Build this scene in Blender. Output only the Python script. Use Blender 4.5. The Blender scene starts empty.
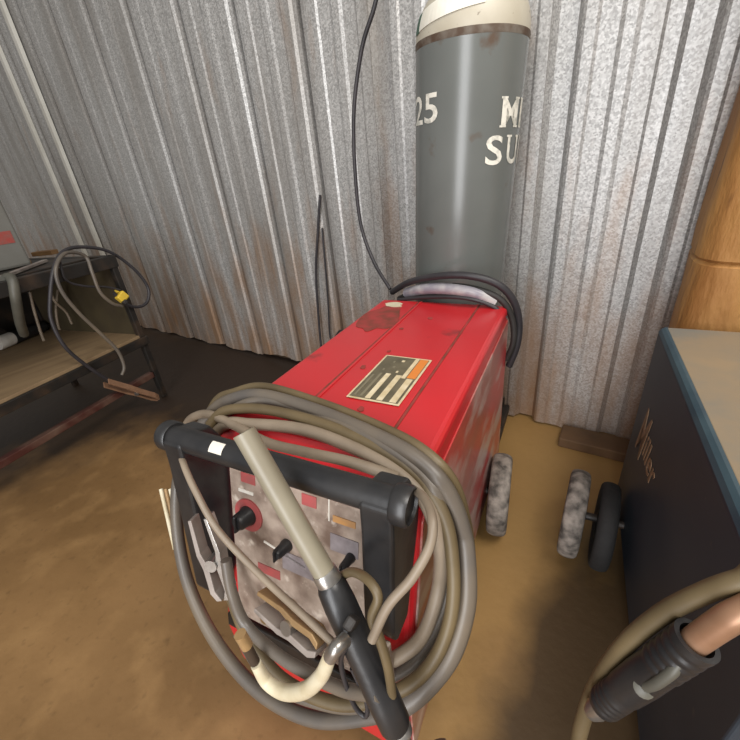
import bpy, bmesh, math, random
from mathutils import Vector, Matrix, Euler
random.seed(7)
PI = math.pi
SC = bpy.context.scene
COL = SC.collection

# ------------------------------------------------------------------ camera
F = 384.0
def norm(v): return v / v.length
_down = norm(Vector((79.0, -747.0, -F)))
UPC = -_down
_w = norm(Vector((-607.0, 133.0, -F)))
XC = -_w; XC = norm(XC - UPC * XC.dot(UPC))
YC = UPC.cross(XC)
RM = Matrix((XC, YC, UPC))              # world = RM @ camera space
CAM = Vector((0, 0, 1.0))
cd = bpy.data.cameras.new('camera'); cam = bpy.data.objects.new('camera', cd); COL.objects.link(cam)
cam.matrix_world = Matrix.Translation(CAM) @ RM.to_4x4()
cd.sensor_width = 36; cd.sensor_fit = 'HORIZONTAL'; cd.lens = 36 * F / 740; cd.clip_start = 0.02
SC.camera = cam

def ray(x, y): return RM @ Vector((x - 370, -(y - 370), -F))
def plane(x, y, p0, n):
    d = ray(x, y); n = Vector(n); t = (Vector(p0) - CAM).dot(n) / d.dot(n); return CAM + d * t
def onz(x, y, z): return plane(x, y, (0, 0, z), (0, 0, 1))
def ony(x, y, v): return plane(x, y, (0, v, 0), (0, 1, 0))

# ------------------------------------------------------------------ materials
def lin(c): return c / 12.92 if c <= 0.04045 else ((c + 0.055) / 1.055) ** 2.4
def hexc(h):
    h = h.lstrip('#'); return tuple(lin(int(h[i:i + 2], 16) / 255) for i in (0, 2, 4)) + (1,)
def mat(name, col, rough=0.5, metal=0.0, col2=None, scale=6.0, amount=0.5, width=0.2, bump=0.0, bscale=60.0, coat=0.0, stretch=(1, 1, 1), detail=6.0, col3=None, scale3=30.0, amount3=0.6, width3=0.06):
    m = bpy.data.materials.new(name); m.use_nodes = True
    nt = m.node_tree; N = nt.nodes; L = nt.links; b = N['Principled BSDF']
    b.inputs['Base Color'].default_value = hexc(col); b.inputs['Roughness'].default_value = rough; b.inputs['Metallic'].default_value = metal
    if coat: b.inputs['Coat Weight'].default_value = coat; b.inputs['Coat Roughness'].default_value = 0.25
    tc = N.new('ShaderNodeTexCoord'); mp = N.new('ShaderNodeMapping'); mp.inputs['Scale'].default_value = stretch
    L.new(tc.outputs['Object'], mp.inputs['Vector'])
    out = None
    def layer(prev, colb, sc, am, wd, seed):
        nz = N.new('ShaderNodeTexNoise'); nz.inputs['Scale'].default_value = sc; nz.inputs['Detail'].default_value = detail
        nz.noise_dimensions = '4D'; nz.inputs['W'].default_value = seed
        L.new(mp.outputs['Vector'], nz.inputs['Vector'])
        r = N.new('ShaderNodeMapRange'); r.inputs['From Min'].default_value = am - wd; r.inputs['From Max'].default_value = am + wd
        L.new(nz.outputs['Fac'], r.inputs['Value'])
        mx = N.new('ShaderNodeMix'); mx.data_type = 'RGBA'
        L.new(r.outputs['Result'], mx.inputs[0])
        if isinstance(prev, tuple): mx.inputs[6].default_value = prev
        else: L.new(prev, mx.inputs[6])
        mx.inputs[7].default_value = hexc(colb)
        return mx.outputs[2]
    if col2: out = layer(hexc(col), col2, scale, amount, width, 1.3)
    if col3: out = layer(out if out else hexc(col), col3, scale3, amount3, width3, 7.7)
    if out: L.new(out, b.inputs['Base Color'])
    if bump:
        nz = N.new('ShaderNodeTexNoise'); nz.inputs['Scale'].default_value = bscale; nz.inputs['Detail'].default_value = 4
        L.new(mp.outputs['Vector'], nz.inputs['Vector'])
        bp = N.new('ShaderNodeBump'); bp.inputs['Strength'].default_value = bump; bp.inputs['Distance'].default_value = 0.01
        L.new(nz.outputs['Fac'], bp.inputs['Height']); L.new(bp.outputs['Normal'], b.inputs['Normal'])
    return m

M = {}
M['red'] = mat('red_paint', '#c41f27', 0.36, col2='#b5262b', scale=5, width=.25, col3='#5a2420', scale3=9, amount3=.70, width3=.05, coat=.25)
M['red_worn'] = mat('worn_red_paint', '#b83a3a', 0.34, col2='#8a5248', scale=6, amount=.50, width=.12, col3='#b49a92', scale3=14, amount3=.56, width3=.07, stretch=(1, .4, 1.0), coat=.5)
M['soot'] = mat('rust_grime', '#6a3527', 0.8, col2='#963532', scale=30, width=.15)
M['black'] = mat('black_plastic', '#17181b', 0.38, col2='#2b2a2a', scale=18, width=.2, bump=.05)
M['blackmetal'] = mat('black_steel', '#1b1815', 0.55, col2='#3a2c20', scale=14, amount=.58, width=.12)
M['rubber'] = mat('black_rubber', '#1d1c1c', 0.6, col2='#2f2b28', scale=20)
M['tyre'] = mat('dusty_tyre_rubber', '#8a8178', 0.8, col2='#3a3530', scale=40, amount=.50, width=.16, bump=.3)
M['tyre_dark'] = mat('dark_tyre_rubber', '#1f1d1c', 0.8, col2='#141312', scale=18, bump=.2)
M['cable_grey'] = mat('grey_cable_jacket', '#504c49', 0.42, col2='#6b6052', scale=9, width=.2)
M['cable_olive'] = mat('dusty_olive_cable_jacket', '#4b3f2b', 0.5, col2='#6b5c41', scale=10, width=.2)
M['cable_pale'] = mat('pale_cable_jacket', '#6b5e4f', 0.5, col2='#8c7e6d', scale=12, width=.2)
M['cable_black'] = mat('black_cord_jacket', '#242326', 0.5, col2='#353134', scale=16)
M['tan_tube'] = mat('tan_tube', '#8a8371', 0.4, col2='#736b5b', scale=9, width=.2)
M['cream'] = mat('cream_plastic', '#d4ccb4', 0.45, col2='#b5a684', scale=22, width=.2)
M['steel'] = mat('bright_steel', '#b9b7b4', 0.3, 0.85, col2='#8d8882', scale=20, width=.2)
M['copper'] = mat('copper', '#ab8468', 0.42, 0.4, col2='#8a6850', scale=24, width=.2)
M['brass'] = mat('dull_brass', '#a8895f', 0.5, 0.35, col2='#7a6143', scale=20, width=.2)
M['beige_panel'] = mat('dirty_beige_panel', '#ab9a8c', 0.5, col2='#6b584c', scale=22, amount=.50, width=.14, col3='#c9bcae', scale3=40, amount3=.66, width3=.06)
M['print_red'] = mat('faded_red_print', '#a84a49', 0.5, col2='#8d4c49', scale=50)
M['print_orange'] = mat('orange_print', '#b98446', 0.5, col2='#97734e', scale=40)
M['print_grey'] = mat('grey_print', '#8e8688', 0.5, col2='#6c6263', scale=40)
M['white'] = mat('white_sticker', '#e2ddd4', 0.5, col2='#c9c2b6', scale=30)
M['cyl_grey'] = mat('grey_green_cylinder_paint', '#696c69', 0.26, col2='#5c5f5c', scale=5, width=.25, col3='#594b40', scale3=13, amount3=.68, width3=.05)
M['cyl_beige'] = mat('beige_shoulder_paint', '#b9b3a3', 0.45, col2='#a39a86', scale=9, width=.2, col3='#5d4f40', scale3=60, amount3=.68, width3=.03)
M['rust'] = mat('rust_band', '#4d3b2d', 0.75, col2='#6d655b', scale=34, amount=.52, width=.12)
M['yellowish'] = mat('yellowed_paint', '#d6c592', 0.5, col2='#b9a878', scale=20)
M['paint_white'] = mat('stencil_white', '#dcd9cd', 0.6, col2='#aaa99f', scale=60, amount=.58, width=.1)
M['paper'] = mat('paper_label', '#e2dfd4', 0.6, col2='#d2cdbf', scale=20)
M['paper_green'] = mat('green_label_end', '#3c5a4a', 0.6)
M['blue'] = mat('dusty_blue_paint', '#222c38', 0.5, col2='#333a42', scale=7, width=.25, col3='#4b4a4b', scale3=30, amount3=.70, width3=.05)
M['blue_edge'] = mat('worn_blue_edge_paint', '#233844', 0.5, col2='#384d56', scale=14, width=.2)
M['dusty_top'] = mat('dust_covered_blue_top', '#85735a', 0.8, col2='#5b6263', scale=5, amount=.57, width=.16, col3='#80705a', scale3=14, amount3=.55, width3=.1)
M['logo_tan'] = mat('faded_tan_lettering', '#93775a', 0.6, col2='#6f5d4b', scale=60)
M['wood_post'] = mat('orange_brown_timber', '#b98b4e', 0.65, col2='#8f5f2e', scale=7, amount=.53, width=.14, stretch=(1, 1, .3), bump=.6, bscale=45, col3='#4f3012', scale3=22, amount3=.64, width3=.04)
M['wood_shelf'] = mat('worn_plywood', '#8f7859', 0.7, col2='#766046', scale=6, width=.2, stretch=(4, .5, 1))
M['olive_board'] = mat('olive_brown_board', '#4a4028', 0.8, col2='#3a3020', scale=8)
M['rust_bar'] = mat('red_oxide_steel', '#43211b', 0.5, col2='#604a3e', scale=12, amount=.56, width=.12)
M['box_grey'] = mat('light_grey_enamel', '#777671', 0.5, col2='#6a6861', scale=6)
M['red_mark'] = mat('red_mark_paint', '#a8403a', 0.5, col2='#8a5a52', scale=40)
M['yellow'] = mat('yellow_plastic', '#dcb93c', 0.45, col2='#c2a136', scale=30)
M['hose'] = mat('grey_green_hose', '#47463f', 0.5, col2='#5d5a50', scale=14)
M['pale_bag'] = mat('pale_grey_hose', '#b0adab', 0.4, col2='#85818a', scale=22, width=.12)
M['plank'] = mat('scrap_plank_wood', '#8a6a45', 0.75, col2='#6b4d30', scale=10, stretch=(.6, 3, 3))
M['block_wood'] = mat('dirty_brown_wood', '#6b4f33', 0.8, col2='#4d3825', scale=10)
M['dark_wood'] = mat('dark_stained_wood', '#4a3826', 0.85, col2='#33261a', scale=10)
M['pale_metal'] = mat('pale_scuffed_steel', '#a39a93', 0.5, 0.3, col2='#7d736d', scale=18)

# galvanised sheet: spangle cells, long streaks, rust creeping up from the sheet's foot
def galvanised():
    m = bpy.data.materials.new('galvanised_sheet'); m.use_nodes = True
    nt = m.node_tree; N = nt.nodes; L = nt.links; b = N['Principled BSDF']
    tc = N.new('ShaderNodeTexCoord')
    vo = N.new('ShaderNodeTexVoronoi'); vo.inputs['Scale'].default_value = 210; L.new(tc.outputs['Object'], vo.inputs['Vector'])
    sep = N.new('ShaderNodeSeparateColor'); L.new(vo.outputs['Color'], sep.inputs['Color'])
    cr = N.new('ShaderNodeValToRGB'); cr.color_ramp.elements[0].color = hexc('#92918f'); cr.color_ramp.elements[1].color = hexc('#c4c3c1')
    L.new(sep.outputs['Red'], cr.inputs['Fac'])
    mp = N.new('ShaderNodeMapping'); mp.inputs['Scale'].default_value = (6, 6, .7); L.new(tc.outputs['Object'], mp.inputs['Vector'])
    st = N.new('ShaderNodeTexNoise'); st.inputs['Scale'].default_value = 1.0; st.inputs['Detail'].default_value = 7; L.new(mp.outputs['Vector'], st.inputs['Vector'])
    r1 = N.new('ShaderNodeMapRange'); r1.inputs['From Min'].default_value = .45; r1.inputs['From Max'].default_value = .66; r1.inputs['To Max'].default_value = .6
    L.new(st.outputs['Fac'], r1.inputs['Value'])
    m1 = N.new('ShaderNodeMix'); m1.data_type = 'RGBA'; L.new(r1.outputs['Result'], m1.inputs[0]); L.new(cr.outputs['Color'], m1.inputs[6]); m1.inputs[7].default_value = hexc('#857f78')
    # rust from the foot
    sx = N.new('ShaderNodeSeparateXYZ'); L.new(tc.outputs['Object'], sx.inputs['Vector'])
    n2 = N.new('ShaderNodeTexNoise'); n2.inputs['Scale'].default_value = 2.4; n2.inputs['Detail'].default_value = 8
    mp2 = N.new('ShaderNodeMapping'); mp2.inputs['Scale'].default_value = (4, 4, 1); L.new(tc.outputs['Object'], mp2.inputs['Vector']); L.new(mp2.outputs['Vector'], n2.inputs['Vector'])
    r2 = N.new('ShaderNodeMapRange'); r2.inputs['From Min'].default_value = 1.1; r2.inputs['From Max'].default_value = 0.0; r2.inputs['To Max'].default_value = .40
    L.new(sx.outputs['Z'], r2.inputs['Value'])
    ad = N.new('ShaderNodeMath'); ad.operation = 'ADD'; L.new(n2.outputs['Fac'], ad.inputs[0]); L.new(r2.outputs['Result'], ad.inputs[1])
    r3 = N.new('ShaderNodeMapRange'); r3.inputs['From Min'].default_value = .60; r3.inputs['From Max'].default_value = 1.0; r3.inputs['To Max'].default_value = .85
    L.new(ad.outputs[0], r3.inputs['Value'])
    m2 = N.new('ShaderNodeMix'); m2.data_type = 'RGBA'; L.new(r3.outputs['Result'], m2.inputs[0]); L.new(m1.outputs[2], m2.inputs[6]); m2.inputs[7].default_value = hexc('#95704d')
    L.new(m2.outputs[2], b.inputs['Base Color'])
    b.inputs['Metallic'].default_value = 0.35; b.inputs['Roughness'].default_value = 0.46
    bp = N.new('ShaderNodeBump'); bp.inputs['Strength'].default_value = .06; bp.inputs['Distance'].default_value = .01
    L.new(sep.outputs['Red'], bp.inputs['Height']); L.new(bp.outputs['Normal'], b.inputs['Normal'])
    return m
M['galv'] = galvanised()
def concrete():
    m = bpy.data.materials.new('stained_concrete'); m.use_nodes = True
    nt = m.node_tree; N = nt.nodes; L = nt.links; b = N['Principled BSDF']
    tc = N.new('ShaderNodeTexCoord')
    def nz(s, d=8, w=0):
        n = N.new('ShaderNodeTexNoise'); n.noise_dimensions = '4D'; n.inputs['W'].default_value = w; n.inputs['Scale'].default_value = s; n.inputs['Detail'].default_value = d
        L.new(tc.outputs['Object'], n.inputs['Vector']); return n.outputs['Fac']
    def mixc(f, a, c, lo, hi, mx=1.0):
        r = N.new('ShaderNodeMapRange'); r.inputs['From Min'].default_value = lo; r.inputs['From Max'].default_value = hi; r.inputs['To Max'].default_value = mx
        L.new(f, r.inputs['Value'])
        x = N.new('ShaderNodeMix'); x.data_type = 'RGBA'; L.new(r.outputs['Result'], x.inputs[0])
        if isinstance(a, tuple): x.inputs[6].default_value = a
        else: L.new(a, x.inputs[6])
        x.inputs[7].default_value = hexc(c); return x.outputs[2]
    c = mixc(nz(2.2), hexc('#86663f'), '#6f522e', .4, .65)
    c = mixc(nz(9, w=3), c, '#947349', .5, .72, .7)
    c = mixc(nz(45, 4, w=5), c, '#5e4526', .58, .75, .6)
    # oil and water stains soaked into the slab, plus one painted shadow: blotches with their own outline
    def blot(prev, cx, cy, rx, ry, colr, mx):
        mp = N.new('ShaderNodeMapping'); mp.vector_type = 'POINT'; mp.inputs['Location'].default_value = (-cx / rx, -cy / ry, 0); mp.inputs['Scale'].default_value = (1 / rx, 1 / ry, 0)
        L.new(tc.outputs['Object'], mp.inputs['Vector'])
        ln = N.new('ShaderNodeVectorMath'); ln.operation = 'LENGTH'; L.new(mp.outputs['Vector'], ln.inputs[0])
        sb = N.new('ShaderNodeMath'); sb.operation = 'SUBTRACT'; L.new(nz(5, w=cx), sb.inputs[0]); L.new(ln.outputs['Value'], sb.inputs[1])
        return mixc(sb.outputs[0], prev, colr, -.75, -.3, mx)
    c = blot(c, -.05, 1.0, .75, .65, '#9c7a46', .7)
    c = blot(c, -1.7, 1.15, .85, .5, '#241910', .95)
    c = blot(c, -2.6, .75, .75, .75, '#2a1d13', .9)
    c = blot(c, .12, .45, .2, .55, '#241a11', .8)  # shadow beside the blue machine, painted into the floor colour
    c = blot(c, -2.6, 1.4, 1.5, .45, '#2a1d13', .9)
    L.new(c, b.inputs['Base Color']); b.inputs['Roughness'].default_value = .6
    bp = N.new('ShaderNodeBump'); bp.inputs['Strength'].default_value = .15; bp.inputs['Distance'].default_value = .01
    L.new(nz(30, 6, 9), bp.inputs['Height']); L.new(bp.outputs['Normal'], b.inputs['Normal'])
    return m
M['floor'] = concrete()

# ------------------------------------------------------------------ mesh building
def catmull(pts, n=8):
    P = [Vector(p) for p in pts]
    if len(P) < 3: return P
    E = [P[0] * 2 - P[1]] + P + [P[-1] * 2 - P[-2]]
    out = []
    for i in range(1, len(E) - 2):
        a, b, c, d = E[i - 1], E[i], E[i + 1], E[i + 2]
        for k in range(n):
            t = k / n
            out.append(.5 * ((2 * b) + (c - a) * t + (2 * a - 5 * b + 4 * c - d) * t * t + (3 * b - a - 3 * c + d) * t ** 3))
    out.append(P[-1]); return out

class MB:
    def __init__(s): s.bm = bmesh.new(); s.mi = 0
    def _t(s, geom_faces, mi):
        for f in geom_faces: f.material_index = mi
    def box(s, c, d, rot=(0, 0, 0), bev=0.0, mi=0, seg=2):
        b = bmesh.new(); bmesh.ops.create_cube(b, size=1)
        for v in b.verts: v.co = Vector((v.co.x * d[0], v.co.y * d[1], v.co.z * d[2]))
        if bev: bmesh.ops.bevel(b, geom=list(b.edges), offset=bev, segments=seg, profile=.5, affect='EDGES')
        mt = Matrix.Translation(c) @ Euler(rot).to_matrix().to_4x4()
        return s.add(b, mt, mi)
    def add(s, b, mt=Matrix(), mi=0):
        mp = {}
        for v in b.verts: mp[v] = s.bm.verts.new(mt @ v.co)
        for f in b.faces:
            try:
                nf = s.bm.faces.new([mp[v] for v in f.verts]); nf.material_index = mi; nf.smooth = f.smooth
            except ValueError: pass
        b.free(); return s
    def prism(s, prof, axis, a, b, bev=0.0, mi=0):
        """prof: 2-D outline; axis 'x': (y,z) extruded along x; 'y': (x,z); 'z': (x,y)"""
        t = bmesh.new()
        def p3(p, v): return Vector((v, p[0], p[1])) if axis == 'x' else Vector((p[0], v, p[1])) if axis == 'y' else Vector((p[0], p[1], v))
        A = [t.verts.new(p3(p, a)) for p in prof]; B = [t.verts.new(p3(p, b)) for p in prof]
        n = len(prof); t.faces.new(A); t.faces.new(B[::-1])
        for i in range(n): t.faces.new((A[i], B[i], B[(i + 1) % n], A[(i + 1) % n]))
        bmesh.ops.recalc_face_normals(t, faces=t.faces)
        if bev: bmesh.ops.bevel(t, geom=list(t.edges), offset=bev, segments=3, profile=.5, affect='EDGES')
        return s.add(t, Matrix(), mi)
    def tube(s, path, r, seg=10, n=8, mi=0, smooth=True, cap=True):
        P = catmull(path, n) if smooth else [Vector(p) for p in path]
        rr = r if callable(r) else (lambda t: r)
        k = len(P); tan = []
        for i in range(k):
            d = P[min(i + 1, k - 1)] - P[max(i - 1, 0)]; tan.append(norm(d) if d.length > 1e-9 else Vector((0, 0, 1)))
        u = tan[0].orthogonal().normalized(); rings = []
        for i in range(k):
            u = u - tan[i] * u.dot(tan[i]); u.normalize(); w = tan[i].cross(u); q = rr(i / (k - 1))
            rings.append([s.bm.verts.new(P[i] + (u * math.cos(2 * PI * j / seg) + w * math.sin(2 * PI * j / seg)) * q) for j in range(seg)])
        for i in range(k - 1):
            for j in range(seg):
                f = s.bm.faces.new((rings[i][j], rings[i][(j + 1) % seg], rings[i + 1][(j + 1) % seg], rings[i + 1][j])); f.smooth = True; f.material_index = mi
        if cap:
            for R in (rings[0][::-1], rings[-1]):
                f = s.bm.faces.new(R); f.material_index = mi
        return s
    def cyl(s, a, b, r, seg=20, mi=0, r2=None):
        r2 = r if r2 is None else r2
        return s.tube([a, b], lambda t: r + (r2 - r) * t, seg, mi=mi, smooth=False)
    def lathe(s, prof, seg=40, mt=Matrix(), mi=0, smooth=True):
        """prof: (radius, height) about local z"""
        t = bmesh.new(); rings = []
        for (r, z) in prof:
            rings.append([t.verts.new((r * math.cos(2 * PI * j / seg), r * math.sin(2 * PI * j / seg), z)) for j in range(seg)])
        for i in range(len(prof) - 1):
            for j in range(seg):
                f = t.faces.new((rings[i][j], rings[i][(j + 1) % seg], rings[i + 1][(j + 1) % seg], rings[i + 1][j])); f.smooth = smooth
        if prof[0][0] > 1e-6: t.faces.new(rings[0][::-1])
        if prof[-1][0] > 1e-6: t.faces.new(rings[-1])
        bmesh.ops.remove_doubles(t, verts=t.verts, dist=1e-6)
        bmesh.ops.recalc_face_normals(t, faces=t.faces)
        return s.add(t, mt, mi)
    def build(s, name, mats, parent=None, label=None, origin=None):
        me = bpy.data.meshes.new(name)
        bmesh.ops.recalc_face_normals(s.bm, faces=s.bm.faces)
        if parent is None and origin is None:      # a top-level mesh sits at its own foot
            xs = [v.co for v in s.bm.verts]; lo = [min(c[i] for c in xs) for i in range(3)]; hi = [max(c[i] for c in xs) for i in range(3)]
            origin = Vector(((lo[0] + hi[0]) / 2, (lo[1] + hi[1]) / 2, lo[2]))
        if origin is not None:
            bmesh.ops.translate(s.bm, vec=-Vector(origin), verts=s.bm.verts)
        s.bm.to_mesh(me); s.bm.free(); fl = [p.use_smooth for p in me.polygons]; me.set_sharp_from_angle(angle=math.radians(38)); me.polygons.foreach_set('use_smooth', fl)
        for m_ in (mats if isinstance(mats, (list, tuple)) else [mats]): me.materials.append(m_)
        o = bpy.data.objects.new(name, me); COL.objects.link(o)
        if origin is not None: o.location = origin
        if parent: o.parent = parent
        if label: o['label'] = label
        return o
def tag(o, label, cat, group=None):
    o['label'] = label; o['category'] = cat
    if group: o['group'] = group
    return o
def empty(name, loc, rz=0.0, label=None, cat=None, group=None, rot=None):
    o = bpy.data.objects.new(name, None); COL.objects.link(o); o.location = loc; o.rotation_euler = rot or (0, 0, rz)
    o.empty_display_size = .05
    if label: tag(o, label, cat, group)
    return o
def struct(o): o['kind'] = 'structure'; return o
def rotmat(axis_z):          # matrix whose z looks along axis_z
    return Vector(axis_z).to_track_quat('Z', 'Y').to_matrix().to_4x4()
def along(p, d): return Matrix.Translation(p) @ rotmat(d)

# text as a mesh (characters on things in the place)
def text_mesh(body, size, bold=0.0, sx=1.0):
    cu = bpy.data.curves.new('lettering', 'FONT'); cu.body = body; cu.size = size; cu.offset = bold; cu.extrude = 0.0; cu.resolution_u = 4
    o = bpy.data.objects.new('lettering', cu); COL.objects.link(o)
    dg = bpy.context.evaluated_depsgraph_get(); me = o.evaluated_get(dg).to_mesh()
    b = bmesh.new(); b.from_mesh(me); o.evaluated_get(dg).to_mesh_clear()
    bpy.data.objects.remove(o); bpy.data.curves.remove(cu)
    for v in b.verts: v.co.x *= sx
    return b

# ------------------------------------------------------------------ the setting
YW = 1.45
def wall_profile():
    """x, depth pairs of ribbed steel sheet: a narrow deep rib per panel, small beads between"""
    pts = []; ribs = [-9.3, -8.4, -7.5, -6.6, -5.7, -4.98, -4.56, -4.18, -3.80, -3.42, -3.04, -2.66, -2.29, -1.905, -1.557, -1.215, -.87, -.572, -.275, .030, .335, .64, .945, 1.25, 1.555, 1.86, 2.165, 2.47]
    for c, e in zip(ribs, ribs[1:]):
        w_ = e - c; k = w_ / .305
        g_ = 1.35 if c > -1 else 1.0
        pts += [(c - .042, .004), (c - .027, .030), (c + .022, .030), (c + .036, .002), (c + .045, -.003)] if c > -1 else [(c - .030, .006), (c - .012, .008), (c - .010, .034), (c + .010, .034), (c + .012, .002), (c + .030, -.002)]
        pts += [ (c + .072 * k, -.003), (c + .080 * k, .002),
                (c + .126 * k, .002), (c + .138 * k, -.003), (c + .164 * k, -.003), (c + .176 * k, .002), (c + .222 * k, .002), (c + .230 * k, -.003), (e - .042, -.003)]
    return pts
wp = wall_profile()
m = MB(); bm = m.bm
ztop = 3.2; cols = []
for i, (x, d) in enumerate(wp):
    zb = .012 + (.016 if x < -1.0 else 0) * (0.5 + 0.5 * math.sin(x * 21)) + (.02 if -1.9 < x < -1.1 else 0)
    cols.append((bm.verts.new((x, YW + d, zb)), bm.verts.new((x, YW + d, ztop))))
for a, b in zip(cols, cols[1:]): bm.faces.new((a[0], b[0], b[1], a[1]))
w = struct(m.build('wall_back', M['galv'], origin=Vector((0, YW, 0))))
so = w.modifiers.new('thick', 'SOLIDIFY'); so.thickness = .0012; so.offset = 1
m = MB(); m.box((-3.2, -.2, -.05), (13.0, 9.0, .1)); m.bm.verts.ensure_lookup_table()
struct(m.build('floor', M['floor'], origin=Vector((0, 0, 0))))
m = MB(); m.box((-3.4, YW + .09, .035), (12, .08, .07), bev=.004)
struct(m.build('trim_1', M['dark_wood']))

M['pale_trim'] = mat('pale_bright_trim', '#dcdad2', 0.35, col2='#c4c1b6', scale=8)  # raised wall ribs whose specular shine is put into the pale colour
for k, (px, py) in enumerate(((4, 4), (1, 50))):
    x = ony(px, py, YW).x; q = MB(); q.prism([(x - .034, YW - .004), (x - .020, YW - .022), (x + .020, YW - .022), (x + .034, YW - .004)], 'z', .03, 3.2); struct(q.build('trim_%d' % (k + 2), M['pale_trim']))
# ------------------------------------------------------------------ red welding machine (own frame: x across, y along, front towards -y)
TH = math.radians(7.28)
OR = Vector((-.198, .427, 0))
BX = Vector((math.cos(TH), math.sin(TH), 0)); BY = Vector((-math.sin(TH), math.cos(TH), 0))
def wl(x, y, z): return OR + BX * x + BY * y + Vector((0, 0, z))
def loc(p): q = p - OR; return Vector((q.dot(BX), q.dot(BY), p.z))
def lp(px, py, ly): return loc(plane(px, py, wl(0, ly, 0), BY))
red = empty('welding_machine', OR, TH, 'red wheeled welding machine with scuffed top, flag sticker and black front handle', 'welding machine')
# case: slanted front, rounded top edges
m = MB()
side = [(.67, .07), (.67, .625), (-.05, .625), (-.095, .575), (-.195, .20), (-.195, .07)]
m.prism(side, 'x', -.398, 0.0, bev=.012)
case = m.build('case', [M['red']], red)
# raised centre panel seams on the lid, as two thin ridges
for xs in (-.265, -.079):
    q = MB(); q.box((xs, .31, .6255), (.005, .70, .002)); q.build('lid_seam', M['soot'], case)
q = MB(); q.box((-.079 - .006, .31, .626), (.006, .70, .003), bev=.001); q.build('lid_ridge', M['red'], case)
q = MB(); q.box((-.265 + .006, .31, .626), (.006, .70, .003), bev=.001); q.build('lid_ridge', M['red'], case)
# side sheet, scuffed
q = MB(); q.prism([(.66, .075), (.66, .585), (-.05, .585), (-.09, .555), (-.18, .20), (-.18, .075)], 'x', 0.0, .004, bev=.0015)
q.build('side_panel', M['red_worn'], red, 'scuffed right side sheet')
q = MB(); q.prism([(.66, .075), (.66, .585), (-.05, .585), (-.09, .555), (-.18, .20), (-.18, .075)], 'x', -.402, -.398, bev=.0015)
q.build('side_panel', M['red'], red)
# grime and scrape on the lid
def blob(name, cx, cy, rx, ry, rot, mt, z=.6262, n=40, seed=1, amp=.35):
    rnd = random.Random(seed); ph = [rnd.uniform(0, 6.28) for _ in range(6)]
    q = MB(); pts = []
    for i in range(n):
        a = 2 * PI * i / n; k = 1 + amp * sum(math.sin((j + 2) * a + ph[j]) / (j + 1.5) for j in range(6)) * .6
        x, y = rx * k * math.cos(a), ry * k * math.sin(a)
        pts.append((cx + x * math.cos(rot) - y * math.sin(rot), cy + x * math.sin(rot) + y * math.cos(rot)))
    q.prism(pts, 'z', z - .001, z + .0004)
    return q.build(name, mt, case)
blob('grime_patch', -.328, .50, .05, .12, .1, M['soot'], seed=3)
blob('scraped_patch', -.335, .615, .030, .022, .1, M['cream'], z=.6268, seed=5)
for i, (x, y, r) in enumerate([(-.232, .20, .006), (-.16, .05, .006), (-.185, .52, .007), (-.235, .43, .005), (-.21, .29, .004)]): blob('paint_chip', x, y, r, r * 1.3, 0, M['soot'], seed=10 + i)
# flag sticker on the lid (one printed part)
q = MB(); u0, u1, v0, v1 = -.206, -.098, .078, .268
def fr(ua, ub, va, vb, mi, z): q.box((u0 + (u1 - u0) * (ua + ub) / 2, v0 + (v1 - v0) * (va + vb) / 2, z), ((u1 - u0) * (ub - ua), (v1 - v0) * (vb - va), .0008), mi=mi)
fr(0, 1, 0, 1, 0, .6272); fr(.04, .96, .025, .975, 1, .6278)
for ua, ub, va, vb, c in ((.34, .44, .03, .56, 0), (.56, .67, .03, .55, 0), (.80, .92, .03, .50, 0), (.68, .76, .50, .97, 0), (.78, .95, .52, .97, 2), (.10, .14, .05, .5, 3), (.22, .27, .05, .55, 3),
                          (.2, .24, .62, .66, 3), (.36, .4, .7, .74, 3), (.5, .54, .6, .64, 0), (.28, .32, .82, .86, 3), (.44, .5, .86, .9, 0)): fr(ua, ub, va, vb, c, .6284)
M['decal_dark'] = mat('faded_flag_dark', '#4b4636', .45, col2='#6a624e', scale=30)
M['decal_mid'] = mat('faded_flag_mid', '#77705c', .45)
M['decal_cream'] = mat('faded_flag_cream', '#d9ccae', .4, col2='#b9a67e', scale=40)
M['decal_orange'] = mat('faded_flag_orange', '#cf7c35', .4)
q.build('flag_sticker', [M['decal_cream'], M['decal_dark'], M['decal_orange'], M['decal_mid']], red, 'worn dark flag sticker with pale and orange stripes')
# undercarriage with cylinder platform
q = MB(); q.box((-.2, .45, .055), (.38, 1.14, .03), bev=.006); q.box((-.2, 1.0, .085), (.34, .012, .06), bev=.003); q.build('chassis', M['blackmetal'], red)
q = MB(); q.box((-.2, .690, .42), (.30, .012, .05), bev=.003); q.build('cylinder_bracket', M['blackmetal'], red)
# rear wheels
def wheel(parent, c, r, wdt, mt, hub=M['blackmetal'], yaw=0):
    mt4 = Matrix.Translation(c) @ Matrix.Rotation(math.radians(yaw), 4, 'Z') @ Euler((0, PI / 2, 0)).to_matrix().to_4x4(); h = wdt / 2
    q = MB(); q.lathe([(r * .62, -h * .8), (r * .84, -h), (r * .92, -h * .93), (r * .965, -h * .75), (r * .99, -h * .45), (r, -h * .15), (r, h * .15), (r * .99, h * .45), (r * .965, h * .75), (r * .92, h * .93), (r * .84, h), (r * .62, h * .8)], 44, mt4)
    wh = q.build('wheel', mt, parent)
    q = MB(); q.lathe([(0.0, -h * .7), (r * .25, -h * .9), (r * .6, -h * .5), (r * .64, 0), (r * .6, h * .5), (r * .25, h * .9), (0.0, h * .95)], 30, mt4)
    q.build('hub', hub, wh); return wh
wheel(red, (.042, .446, .119), .119, .056, M['tyre'], yaw=5); wheel(red, (-.446, .446, .119), .119, .046, M['tyre'])
q = MB(); q.cyl((-.46, .446, .119), (.06, .446, .119), .010); q.build('axle', M['blackmetal'], red)
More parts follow.
